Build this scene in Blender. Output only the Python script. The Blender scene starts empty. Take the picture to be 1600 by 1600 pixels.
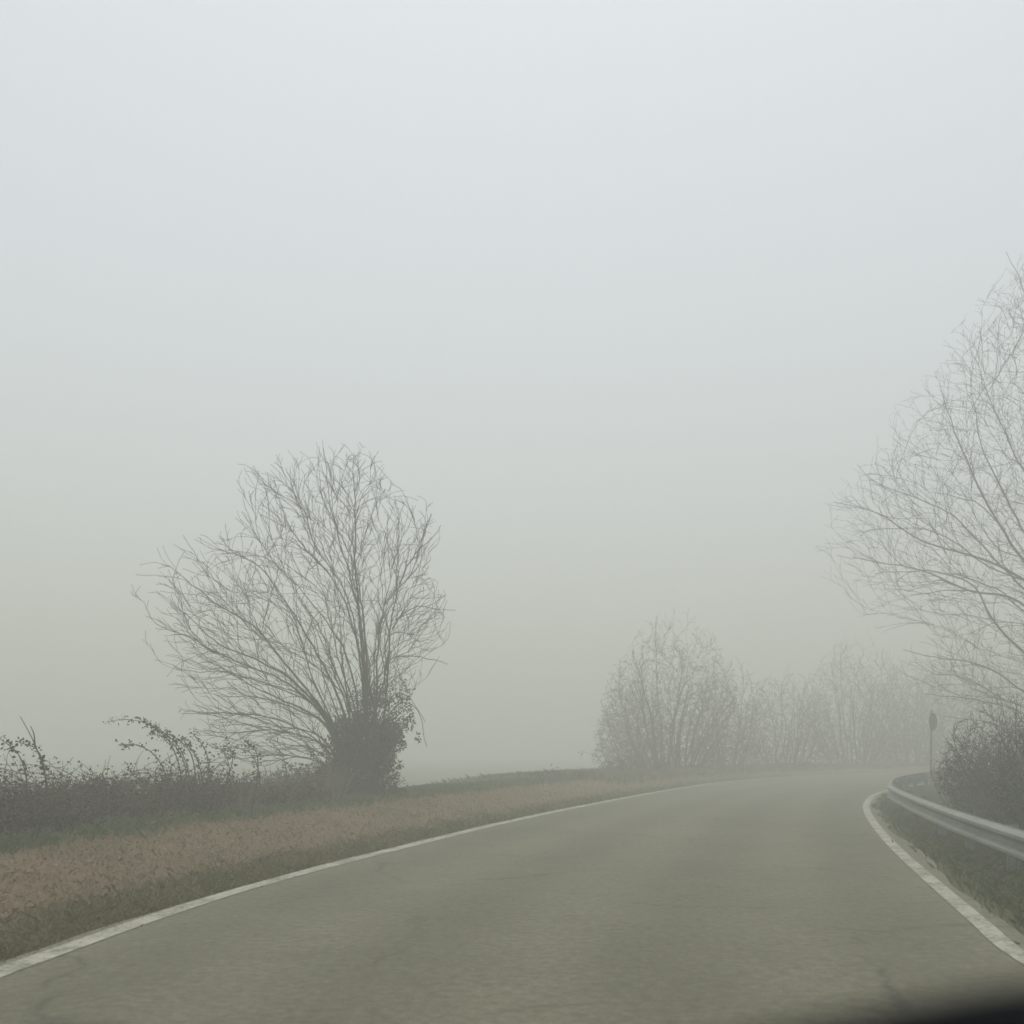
import bpy, math, random
import numpy as np

# ------------------------------------------------------------------ basics
scene = bpy.context.scene
COL = scene.collection
R = math.radians

def tag(o, label=None, cat=None, group=None, kind=None):
    if label: o["label"] = label
    if cat: o["category"] = cat
    if group: o["group"] = group
    if kind: o["kind"] = kind
    return o

def empty(name, loc, rz=0.0):
    o = bpy.data.objects.new(name, None)
    o.location = loc
    o.rotation_euler = (0, 0, rz)
    o.empty_display_size = 0.3
    COL.objects.link(o)
    return o

def link_mesh(name, verts, faces, mat, parent=None, loc=None, smooth=False):
    me = bpy.data.meshes.new(name)
    v = verts.tolist() if isinstance(verts, np.ndarray) else verts
    f = faces.tolist() if isinstance(faces, np.ndarray) else faces
    me.from_pydata(v, [], f)
    me.update()
    if smooth:
        me.polygons.foreach_set("use_smooth", [True] * len(me.polygons))
    me.materials.append(mat)
    o = bpy.data.objects.new(name, me)
    COL.objects.link(o)
    if parent: o.parent = parent
    if loc is not None: o.location = loc
    return o

def unit(v):
    return v / (np.linalg.norm(v) + 1e-9)

# ------------------------------------------------------------------ materials
def new_mat(name):
    m = bpy.data.materials.new(name)
    m.use_nodes = True
    nt = m.node_tree
    return m, nt, nt.nodes["Principled BSDF"]

def N(nt, typ, **kw):
    n = nt.nodes.new(typ)
    for k, v in kw.items():
        setattr(n, k, v)
    return n

def ramp(nt, fac, stops):
    n = N(nt, "ShaderNodeValToRGB")
    el = n.color_ramp.elements
    while len(el) < len(stops): el.new(0.5)
    for e, (p, c) in zip(el, stops):
        e.position = p
        e.color = (c[0], c[1], c[2], 1.0) if not isinstance(c, (int, float)) else (c, c, c, 1.0)
    nt.links.new(fac, n.inputs[0])
    return n.outputs[0]

def noise(nt, vec, scale, detail=4.0, rough=0.55, dist=0.0):
    n = N(nt, "ShaderNodeTexNoise")
    n.inputs["Scale"].default_value = scale
    n.inputs["Detail"].default_value = detail
    n.inputs["Roughness"].default_value = rough
    n.inputs["Distortion"].default_value = dist
    nt.links.new(vec, n.inputs["Vector"])
    return n.outputs["Fac"]

def mixc(nt, fac, a, b, mode="MIX"):
    n = N(nt, "ShaderNodeMix", data_type="RGBA", blend_type=mode)
    for sock, val in ((n.inputs[0], fac), (n.inputs[6], a), (n.inputs[7], b)):
        if isinstance(val, (int, float)): sock.default_value = val
        elif isinstance(val, tuple): sock.default_value = (*val, 1.0)
        else: nt.links.new(val, sock)
    return n.outputs[2]

def math_n(nt, op, a, b=None, clamp=False):
    n = N(nt, "ShaderNodeMath", operation=op)
    n.use_clamp = clamp
    for i, val in enumerate((a, b)):
        if val is None: continue
        if isinstance(val, (int, float)): n.inputs[i].default_value = val
        else: nt.links.new(val, n.inputs[i])
    return n.outputs[0]

def bump(nt, bsdf, height, strength, dist):
    b = N(nt, "ShaderNodeBump")
    b.inputs["Strength"].default_value = strength
    b.inputs["Distance"].default_value = dist
    nt.links.new(height, b.inputs["Height"])
    nt.links.new(b.outputs[0], bsdf.inputs["Normal"])

def island_mat(name, c0, c1, c2, rough=0.85, grain=6.0):
    """colour varies from leaf to leaf / blade to blade"""
    m, nt, p = new_mat(name)
    g = N(nt, "ShaderNodeNewGeometry")
    tc = N(nt, "ShaderNodeTexCoord")
    a = ramp(nt, g.outputs["Random Per Island"], [(0.0, c0), (0.5, c1), (1.0, c2)])
    f = noise(nt, tc.outputs["Object"], grain, 3)
    f2 = ramp(nt, f, [(0.3, 0.7), (0.7, 1.25)])
    col = mixc(nt, 1.0, a, f2, "MULTIPLY")
    nt.links.new(col, p.inputs["Base Color"])
    p.inputs["Roughness"].default_value = rough
    p.inputs["Specular IOR Level"].default_value = 0.2
    return m

def bark_mat(name, c0, c1):
    m, nt, p = new_mat(name)
    tc = N(nt, "ShaderNodeTexCoord")
    f = noise(nt, tc.outputs["Object"], 7.0, 5, 0.6)
    col = ramp(nt, f, [(0.3, c0), (0.7, c1)])
    nt.links.new(col, p.inputs["Base Color"])
    p.inputs["Roughness"].default_value = 0.9
    p.inputs["Specular IOR Level"].default_value = 0.15
    bump(nt, p, noise(nt, tc.outputs["Object"], 40, 4), 0.5, 0.01)
    return m

M_bark = bark_mat("bark", (0.045, 0.042, 0.038), (0.10, 0.095, 0.085))
M_twig = island_mat("twig_bark", (0.05, 0.045, 0.04), (0.075, 0.066, 0.06), (0.10, 0.09, 0.08))
M_bramble_stem = island_mat("bramble_stem", (0.06, 0.042, 0.038), (0.085, 0.06, 0.052), (0.16, 0.12, 0.085))
M_bramble_leaf = island_mat("bramble_leaf", (0.042, 0.030, 0.030), (0.075, 0.057, 0.052), (0.12, 0.098, 0.072))
M_ivy = island_mat("ivy_leaf", (0.022, 0.032, 0.02), (0.05, 0.05, 0.038), (0.08, 0.07, 0.06), 0.6)
M_thicket_leaf = island_mat("thicket_leaf", (0.03, 0.032, 0.026), (0.055, 0.05, 0.042), (0.08, 0.07, 0.058))
M_grass = island_mat("verge_grass", (0.115, 0.112, 0.046), (0.185, 0.165, 0.075), (0.30, 0.245, 0.13), 0.8)
M_railgrass = island_mat("rail_grass", (0.09, 0.108, 0.045), (0.145, 0.16, 0.07), (0.24, 0.225, 0.12), 0.8)
M_green = island_mat("fresh_grass", (0.09, 0.125, 0.05), (0.13, 0.165, 0.075), (0.20, 0.205, 0.10), 0.8)
M_straw = island_mat("straw", (0.16, 0.14, 0.075), (0.24, 0.21, 0.12), (0.32, 0.28, 0.17), 0.8)
M_deadleaf = island_mat("dead_leaf", (0.172, 0.116, 0.066), (0.255, 0.182, 0.108), (0.34, 0.265, 0.165), 0.85, 1.3)

# ------------------------------------------------------------------ the road's course
def catmull(P, n_per=16):
    P = np.array(P, float)
    out = []
    Q = np.vstack([2 * P[0] - P[1], P, 2 * P[-1] - P[-2]])
    for i in range(1, len(Q) - 2):
        p0, p1, p2, p3 = Q[i - 1], Q[i], Q[i + 1], Q[i + 2]
        d01, d12, d23 = [max(np.linalg.norm(b - a), 1e-6) ** 0.5 for a, b in ((p0, p1), (p1, p2), (p2, p3))]
        m1 = (p2 - p1) + d12 * ((p1 - p0) / d01 - (p2 - p0) / (d01 + d12))
        m2 = (p2 - p1) + d12 * ((p3 - p2) / d23 - (p3 - p1) / (d12 + d23))
        for t in np.linspace(0, 1, n_per, endpoint=False):
            t2, t3 = t * t, t * t * t
            out.append((2 * t3 - 3 * t2 + 1) * p1 + (t3 - 2 * t2 + t) * m1 + (-2 * t3 + 3 * t2) * p2 + (t3 - t2) * m2)
    out.append(P[-1])
    return np.array(out)

def resample(P, step):
    seg = np.linalg.norm(np.diff(P, axis=0), axis=1)
    s = np.concatenate([[0], np.cumsum(seg)])
    n = int(s[-1] / step) + 1
    q = np.linspace(0, s[-1], n)
    return np.stack([np.interp(q, s, P[:, k]) for k in range(P.shape[1])], axis=1)

LEFT = [(-4.2, -40), (-3.9, -20), (-3.5, -4), (-3.25, 2), (-2.93, 6.04), (-2.57, 8.83), (-2.11, 10.9), (-1.33, 13.7),
        (0.0, 18.2), (2.44, 25.2), (5.05, 32.0), (8.0, 38.5), (12.0, 44.6), (17.2, 50), (24, 55), (33, 59), (60, 66), (120, 76), (220, 88)]
RIGHT = [(1.8, -40), (2.1, -20), (2.5, -4), (2.72, 2), (3.13, 6.46), (3.45, 7.8), (3.9, 9.62), (4.5, 12.0), (5.3, 15.0),
         (6.75, 20.0), (8.0, 23.8), (9.9, 28.6), (12.6, 33.7), (16.2, 38.8), (20.8, 43.8), (27, 49), (35, 53), (61.5, 60), (121, 70), (221, 82)]
Lc = resample(catmull(LEFT), 0.4)
Rc = resample(catmull(RIGHT), 0.4)

def normals(P):
    t = np.gradient(P, axis=0)
    t /= np.linalg.norm(t, axis=1)[:, None]
    k = np.ones(9) / 9
    tp = np.stack([np.convolve(np.pad(t[:, i], 4, mode="edge"), k, "valid") for i in (0, 1)], axis=1)
    tp /= np.linalg.norm(tp, axis=1)[:, None]
    return np.stack([tp[:, 1], -tp[:, 0]], axis=1), tp       # right-hand normal, tangent
Ln, Lt = normals(Lc)
Rn, Rt = normals(Rc)

def offset(P, n, d):
    return P + n * d

def lateral(x, y):
    """distances outward: uL metres left of the left line, uR metres right of the right line"""
    pts = np.stack([np.ravel(x), np.ravel(y)], axis=1)
    res = []
    for P, n, sgn in ((Lc, Ln, -1), (Rc, Rn, 1)):
        out = np.empty(len(pts))
        for a in range(0, len(pts), 8000):
            q = pts[a:a + 8000]
            d2 = ((q[:, None, :] - P[None, :, :]) ** 2).sum(-1)
            i = d2.argmin(1)
            d = np.sqrt(d2[np.arange(len(q)), i])
            side = ((q - P[i]) * n[i]).sum(1)
            out[a:a + 8000] = d * np.where(side * sgn > 0, 1, -1)
        res.append(out.reshape(np.shape(x)))
    return res

def sstep(x, a, b):
    t = np.clip((x - a) / (b - a), 0, 1)
    return t * t * (3 - 2 * t)

def wob(x, y):
    return (np.sin(x * 1.7 + 0.6 * np.sin(y * 0.9)) * np.sin(y * 1.3 + 0.8 * np.sin(x * 0.7 + 1)) * 0.6
            + np.sin(x * 4.1 + y * 1.1) * np.sin(y * 3.7 - x * 0.6) * 0.4)

def height(x, y):
    x = np.asarray(x, float); y = np.asarray(y, float)
    uL, uR = lateral(x, y)
    z = np.full(np.shape(x), -0.06)
    # left: low bank with the hedge on it, then the field lies lower
    zl = -0.05 + 0.30 * sstep(uL, 0.12, 3.2) - 1.2 * sstep(uL, 5.0, 14.0)
    zl = zl + wob(x, y) * 0.03 * sstep(uL, 0.35, 1.6)
    # right: verge falls to the rail, lightly rising thicket ground behind
    zr = -0.04 - 0.10 * sstep(uR, 0.3, 1.2) + 0.15 * sstep(uR, 2.0, 5.5) - 0.5 * sstep(uR, 9, 25)
    zr = zr + wob(x, y) * 0.03 * sstep(uR, 0.6, 1.6)
    z = np.where(uL > 0.1, zl, z)
    z = np.where((uR > 0.1) & (uL <= 0.1), zr, z)
    return z

def hz(x, y):
    return float(height(np.array([x]), np.array([y]))[0])

# ------------------------------------------------------------------ ground
def axis(a, fine0, fine1, step, b, coarse):
    left = np.linspace(0, 1, coarse) ** 2.2 * (fine0 - a)
    left = fine0 - left[::-1]
    right = fine1 + np.linspace(0, 1, coarse) ** 2.2 * (b - fine1)
    mid = np.arange(fine0, fine1, step)
    return np.unique(np.concatenate([left, mid, right]))
gx = axis(-380, -13, 22, 0.22, 380, 26)
gy = axis(-120, 3, 46, 0.25, 400, 26)
GX, GY = np.meshgrid(gx, gy)
GZ = height(GX, GY)
nx, ny = len(gx), len(gy)
V = np.stack([GX.ravel(), GY.ravel(), GZ.ravel()], axis=1)
idx = np.arange(nx * ny).reshape(ny, nx)
F = np.stack([idx[:-1, :-1].ravel(), idx[:-1, 1:].ravel(), idx[1:, 1:].ravel(), idx[1:, :-1].ravel()], axis=1)

m, nt, p = new_mat("ground_soil")
tc = N(nt, "ShaderNodeTexCoord")
at = N(nt, "ShaderNodeAttribute", attribute_name="verge")
n1 = noise(nt, tc.outputs["Object"], 0.9, 5, 0.6)
n2 = noise(nt, tc.outputs["Object"], 9.0, 5, 0.65)
n3 = noise(nt, tc.outputs["Object"], 45.0, 4, 0.7)
jit = math_n(nt, "ADD", math_n(nt, "MULTIPLY", math_n(nt, "SUBTRACT", n1, 0.5), 1.6),
             math_n(nt, "MULTIPLY", math_n(nt, "SUBTRACT", n2, 0.5), 0.7))
u = math_n(nt, "DIVIDE", math_n(nt, "ADD", at.outputs["Fac"], jit), 10.0, True)
soil = ramp(nt, u, [(0.00, (0.11, 0.10, 0.055)), (0.065, (0.14, 0.122, 0.066)), (0.115, (0.235, 0.174, 0.104)),
                    (0.30, (0.25, 0.185, 0.112)), (0.37, (0.13, 0.145, 0.065)), (0.50, (0.15, 0.155, 0.08)),
                    (0.7, (0.17, 0.18, 0.10)), (1.0, (0.15, 0.17, 0.09))])
grit = ramp(nt, n3, [(0.25, 0.6), (0.55, 1.0), (0.8, 1.4)])
nt.links.new(mixc(nt, 1.0, soil, grit, "MULTIPLY"), p.inputs["Base Color"])
p.inputs["Roughness"].default_value = 0.95
p.inputs["Specular IOR Level"].default_value = 0.1
bump(nt, p, math_n(nt, "ADD", n3, n2), 0.8, 0.03)
M_ground = m
ground = link_mesh("ground", V, F, M_ground, smooth=True)
uL, uR = lateral(GX, GY)
# verge coordinate: metres from the asphalt; the right verge is greener (no leaf strip)
vc = np.where(uL > 0, uL, np.where(uR > 0, 4.2 + 0.6 * uR, 0.0))
at_ = ground.data.attributes.new("verge", "FLOAT", "POINT")
at_.data.foreach_set("value", vc.ravel().astype(np.float32))
tag(ground, kind="structure")

def grid_z(x, y):
    i = np.clip(np.searchsorted(gx, x) - 1, 0, nx - 2); j = np.clip(np.searchsorted(gy, y) - 1, 0, ny - 2)
    a = (x - gx[i]) / (gx[i + 1] - gx[i]); b = (y - gy[j]) / (gy[j + 1] - gy[j])
    return ((GZ[j, i] * (1 - a) + GZ[j, i + 1] * a) * (1 - b) + (GZ[j + 1, i] * (1 - a) + GZ[j + 1, i + 1] * a) * b)

# ------------------------------------------------------------------ road and its lines
def ribbon(name, A, B, z, mat, nlat=1, skirt=0.0, kind="structure", crown=0.0):
    n = len(A)
    rows = []
    for j in range(nlat + 1):
        t = j / nlat
        q = A * (1 - t) + B * t
        zz = z + crown * (1 - (2 * t - 1) ** 2)
        rows.append(np.column_stack([q, np.full(n, zz)]))
    if skirt:
        a = rows[0].copy(); a[:, 2] -= skirt
        b = rows[-1].copy(); b[:, 2] -= skirt
        rows = [a] + rows + [b]
    k = len(rows)
    Vv = np.concatenate(rows)
    Ff = []
    for j in range(k - 1):
        a = j * n + np.arange(n - 1)
        Ff.append(np.stack([a, a + n, a + n + 1, a + 1], axis=1))
    Ff = np.concatenate(Ff)
    o = link_mesh(name, Vv, Ff, mat, smooth=False)
    return tag(o, kind=kind)

m, nt, p = new_mat("asphalt")
tc = N(nt, "ShaderNodeTexCoord")
O = tc.outputs["Object"]
big = noise(nt, O, 0.35, 4, 0.6)
mid = noise(nt, O, 2.2, 6, 0.62)
fine = noise(nt, O, 60, 3, 0.7)
peb = noise(nt, O, 160, 2, 0.6)
base = ramp(nt, mid, [(0.25, (0.148, 0.142, 0.097)), (0.5, (0.176, 0.167, 0.113)), (0.8, (0.204, 0.193, 0.132))])
base = mixc(nt, 1.0, base, ramp(nt, big, [(0.3, 0.90), (0.7, 1.1)]), "MULTIPLY")
base = mixc(nt, 1.0, base, ramp(nt, fine, [(0.25, 0.72), (0.55, 1.0), (0.8, 1.28)]), "MULTIPLY")
gr = noise(nt, O, 14, 5, 0.72)
base = mixc(nt, 1.0, base, ramp(nt, gr, [(0.28, 0.64), (0.5, 1.0), (0.72, 1.34)]), "MULTIPLY")
lat = N(nt, "ShaderNodeAttribute", attribute_name="lat")
trk = math_n(nt, "COSINE", math_n(nt, "MULTIPLY", math_n(nt, "ADD", lat.outputs["Fac"], -0.125), 8 * math.pi))
base = mixc(nt, 1.0, base, ramp(nt, math_n(nt, "ADD", math_n(nt, "MULTIPLY", trk, 0.35), mid), [(0.2, 1.07), (0.85, 0.90)]), "MULTIPLY")
base = mixc(nt, 1.0, base, ramp(nt, peb, [(0.3, 0.8), (0.7, 1.2)]), "MULTIPLY")
# wandering cracks, broken up
wv = N(nt, "ShaderNodeTexNoise"); wv.inputs["Scale"].default_value = 1.1; wv.inputs["Detail"].default_value = 6
nt.links.new(O, wv.inputs["Vector"])
vm = N(nt, "ShaderNodeVectorMath", operation="MULTIPLY_ADD")
nt.links.new(wv.outputs["Color"], vm.inputs[0]); vm.inputs[1].default_value = (1.1, 1.1, 0); nt.links.new(O, vm.inputs[2])
vo = N(nt, "ShaderNodeTexVoronoi", feature="DISTANCE_TO_EDGE"); vo.inputs["Scale"].default_value = 0.30
nt.links.new(vm.outputs[0], vo.inputs["Vector"])
crack = ramp(nt, vo.outputs["Distance"], [(0.0, 1.0), (0.005, 0.5), (0.014, 0.0)])
gate = ramp(nt, noise(nt, O, 0.6, 4, 0.6), [(0.47, 0.0), (0.58, 1.0)])
cf = math_n(nt, "MULTIPLY", crack, math_n(nt, "MULTIPLY", gate, 0.55))
base = mixc(nt, cf, base, (0.045, 0.045, 0.036))
# darker spalled spots
sp = ramp(nt, noise(nt, O, 5.5, 5, 0.7), [(0.60, 0.0), (0.70, 0.5)])
base = mixc(nt, sp, base, (0.07, 0.07, 0.055))
nt.links.new(base, p.inputs["Base Color"])
p.inputs["Roughness"].default_value = 0.85
p.inputs["Specular IOR Level"].default_value = 0.3
bump(nt, p, math_n(nt, "ADD", fine, math_n(nt, "MULTIPLY", peb, 0.6)), 0.5, 0.006)
M_asphalt = m

k = np.linspace(0, 1, 700)
def at_frac(P):
    seg = np.linalg.norm(np.diff(P, axis=0), axis=1)
    s = np.concatenate([[0], np.cumsum(seg)]); s /= s[-1]
    return np.stack([np.interp(k, s, P[:, j]) for j in (0, 1)], axis=1)
rng0 = np.random.default_rng(3)
def rough_edge(P, n, base, amp):
    w = np.convolve(rng0.normal(size=len(P) + 4), np.ones(5) / 5, "valid")
    return P + n * (base + amp * w)[:, None]
Aedge = at_frac(rough_edge(Lc, Ln, -0.15, 0.06))
Bedge = at_frac(rough_edge(Rc, Rn, 0.20, 0.10))
road = ribbon("road", Aedge, Bedge, 0.0, M_asphalt, nlat=10, skirt=0.12)
la = np.repeat(np.concatenate([[0], np.linspace(0, 1, 11), [1]]), 700).astype(np.float32)
road.data.attributes.new("lat", "FLOAT", "POINT").data.foreach_set("value", la)

m, nt, p = new_mat("road_paint")
tc = N(nt, "ShaderNodeTexCoord")
w1 = noise(nt, tc.outputs["Object"], 22, 5, 0.7)
w2 = noise(nt, tc.outputs["Object"], 2.5, 5, 0.6)
wear = math_n(nt, "ADD", math_n(nt, "MULTIPLY", w1, 0.55), math_n(nt, "MULTIPLY", w2, 0.45))
col = ramp(nt, wear, [(0.41, (0.16, 0.155, 0.115)), (0.49, (0.36, 0.35, 0.275)), (0.56, (0.46, 0.45, 0.36)), (0.7, (0.52, 0.51, 0.42))])
nt.links.new(col, p.inputs["Base Color"])
p.inputs["Roughness"].default_value = 0.75
M_paint = m
ribbon("road_edge_marking", offset(Lc, Ln, -0.085), offset(Lc, Ln, 0.085), 0.005, M_paint)
ribbon("road_edge_marking", offset(Rc, Rn, -0.07), offset(Rc, Rn, 0.07), 0.005, M_paint)

# ------------------------------------------------------------------ tubes (branches, stems)
class Tubes:
    def __init__(self):
        self.v = []; self.f = []; self.n = 0
    def add(self, pts, rad, sides=4):
        pts = np.asarray(pts, float); m_ = len(pts)
        t = np.gradient(pts, axis=0)
        t /= (np.linalg.norm(t, axis=1)[:, None] + 1e-9)
        ref = np.array([0.0, 0.0, 1.0]) if abs(t[0, 2]) < 0.8 else np.array([1.0, 0.0, 0.0])
        u_ = np.cross(t, ref); u_ /= (np.linalg.norm(u_, axis=1)[:, None] + 1e-9)
        w_ = np.cross(t, u_)
        ang = np.arange(sides) * 2 * math.pi / sides
        ring = (pts[:, None, :] + np.asarray(rad)[:, None, None] *
                (np.cos(ang)[None, :, None] * u_[:, None, :] + np.sin(ang)[None, :, None] * w_[:, None, :]))
        self.v.append(ring.reshape(-1, 3))
        b = self.n + (np.arange(m_ - 1) * sides)[:, None] + np.arange(sides)[None, :]
        b2 = self.n + (np.arange(m_ - 1) * sides)[:, None] + ((np.arange(sides) + 1) % sides)[None, :]
        self.f.append(np.stack([b, b2, b2 + sides, b + sides], axis=-1).reshape(-1, 4))
        self.n += m_ * sides
    def build(self, name, mat, parent, smooth=True):
        return link_mesh(name, np.concatenate(self.v), np.concatenate(self.f), mat, parent, smooth=smooth)

UP = np.array([0, 0, 1.0])
def shoot(p, d, L, nseg, rng, up=0.06, wobble=0.07):
    pts = [p]; d = unit(d)
    for i in range(nseg):
        d = unit(d + UP * up + rng.normal(size=3) * wobble)
        pts.append(pts[-1] + d * L / nseg)
    return np.array(pts)

def branch_out(T, pts, r0, rng, level, n, spread=(15, 38), frac=(0.22, 0.45), up=0.07, tmin=0.25, rtip=0.004, nsub=(9, 5), Lref=None, sides=3):
    seg = np.linalg.norm(np.diff(pts, axis=0), axis=1)
    s = np.concatenate([[0], np.cumsum(seg)]); Ltot = s[-1]
    if Lref is None: Lref = Ltot
    for i in range(n):
        t = tmin + (0.97 - tmin) * (0.5 * (i + rng.uniform(0, 1)) / n + 0.5 * rng.uniform(0, 1))
        q = t * Ltot
        j = min(int(np.searchsorted(s, q)) - 1, len(seg) - 1); j = max(j, 0)
        a = (q - s[j]) / seg[j]
        p = pts[j] * (1 - a) + pts[j + 1] * a
        d = unit(pts[j + 1] - pts[j])
        perp = unit(np.cross(d, unit(rng.normal(size=3))))
        ang = R(rng.uniform(*spread))
        nd = unit(d * math.cos(ang) + perp * math.sin(ang) + UP * 0.12)
        L = Lref * rng.uniform(*frac) * (1.12 - 0.9 * t)
        rp = r0 * (1 - t) + rtip * t
        rb = max(rp * 0.62, rtip * 1.15)
        q_ = shoot(p, nd, L, 5 if level > 1 else 4, rng, up)
        T.add(q_, np.linspace(rb, rtip, len(q_)), sides)
        if level > 1:
            branch_out(T, q_, rb, rng, level - 1, nsub[0], spread, (0.3, 0.6), up, 0.15, rtip, nsub[1:] or (4,), None, 3)

class Crown:
    """grows forking branches from given limbs towards points spread through the crown"""
    def __init__(self):
        self.P = []; self.T = []; self.R = []
    def limb(self, pts, rad, skip=0.15):
        pts = np.asarray(pts); t = np.gradient(pts, axis=0)
        t /= (np.linalg.norm(t, axis=1)[:, None] + 1e-9)
        k = int(len(pts) * skip)
        self.P.append(pts[k:]); self.T.append(t[k:]); self.R.append(np.asarray(rad)[k:])
    def fill(self, tubes, targets, rng, rtip, taper, maxlen, minlen=0.08, cosmin=0.55, bend=0.5, base=np.zeros(3), chunk=40, jitter=0.05):
        targets = targets[np.argsort(np.linalg.norm(targets - base, axis=1) + rng.uniform(0, 0.6, len(targets)))]
        for a in range(0, len(targets), chunk):
            P = np.concatenate(self.P); T = np.concatenate(self.T); Rr = np.concatenate(self.R)
            self.P, self.T, self.R = [P], [T], [Rr]
            q = targets[a:a + chunk]
            P4, T4, q4 = P.astype(np.float32), T.astype(np.float32), q.astype(np.float32)
            L = np.sqrt(np.maximum((q4 * q4).sum(1)[:, None] + (P4 * P4).sum(1)[None] - 2 * q4 @ P4.T, 1e-8))
            c = (q4 @ T4.T - (P4 * T4).sum(1)[None]) / L
            cost = L * (1.6 - 0.6 * c) + np.where(c < cosmin, 50, 0) + np.where(L < minlen, 50, 0)
            j = cost.argmin(1)
            for i in range(len(q)):
                ji = j[i]; l = L[i, ji]
                if l > maxlen or cost[i, ji] > 40: continue
                p = P[ji]
                ctrl = p + T[ji] * l * bend + rng.normal(size=3) * l * jitter
                n_ = 4 if l < 0.7 else 7
                u_ = np.linspace(0, 1, n_)[:, None]
                pts = (1 - u_) ** 2 * p + 2 * u_ * (1 - u_) * ctrl + u_ ** 2 * q[i]
                pts[1:-1] += rng.normal(size=(n_ - 2, 3)) * l * 0.018
                rb = max(min(Rr[ji] * 0.72, rtip + taper * l), rtip * 1.1)
                rad = np.linspace(rb, rtip, n_)
                tubes.add(pts, rad, 4 if rb > 0.008 else 3)
                self.limb(pts[1:], rad[1:], 0.0)

def in_poly(x, y, poly):
    inside = np.zeros(len(x), bool)
    n = len(poly)
    for i in range(n):
        x0, y0 = poly[i]; x1, y1 = poly[(i + 1) % n]
        if y0 == y1: continue
        c = ((y0 > y) != (y1 > y)) & (x < (x1 - x0) * (y - y0) / (y1 - y0) + x0)
        inside ^= c
    return inside

def poly_points(poly, n, rng):
    P = np.array(poly, float); lo, hi = P.min(0), P.max(0)
    out = np.empty((0, 2))
    while len(out) < n:
        q = rng.uniform(lo, hi, (n * 2, 2))
        out = np.vstack([out, q[in_poly(q[:, 0], q[:, 1], poly)]])
    return out[:n]

def smooth_poly(P, n=6):
    P = np.asarray(P, float)
    return catmull(P, n)

def leaf_cloud(points, size, rng, flat=0.0, normal_bias=None):
    """one bent leaf (two tris sharing a midrib) per point, arbitrary directions"""
    n = len(points)
    a = rng.normal(size=(n, 3))
    a /= np.linalg.norm(a, axis=1)[:, None]
    b = rng.normal(size=(n, 3))
    if flat:
        a[:, 2] *= (1 - flat); b[:, 2] *= (1 - flat)
        a /= np.linalg.norm(a, axis=1)[:, None]
    b -= (a * b).sum(1)[:, None] * a
    b /= np.linalg.norm(b, axis=1)[:, None]
    c = np.cross(a, b)
    sz = (size * rng.uniform(0.6, 1.35, n))[:, None]
    base = points
    tip = points + a * sz
    midl = points + a * sz * 0.45 + b * sz * 0.33 + c * sz * 0.12
    midr = points + a * sz * 0.45 - b * sz * 0.33 + c * sz * 0.12
    Vv = np.stack([base, midr, tip, midl], axis=1).reshape(-1, 3)
    i = np.arange(n) * 4
    Ff = np.concatenate([np.stack([i, i + 1, i + 2], 1), np.stack([i, i + 2, i + 3], 1)])
    return Vv, Ff

# screen helper used only to plan sizes: metres per photo pixel at a distance
def mpp(d): return d / 1650.0

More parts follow.
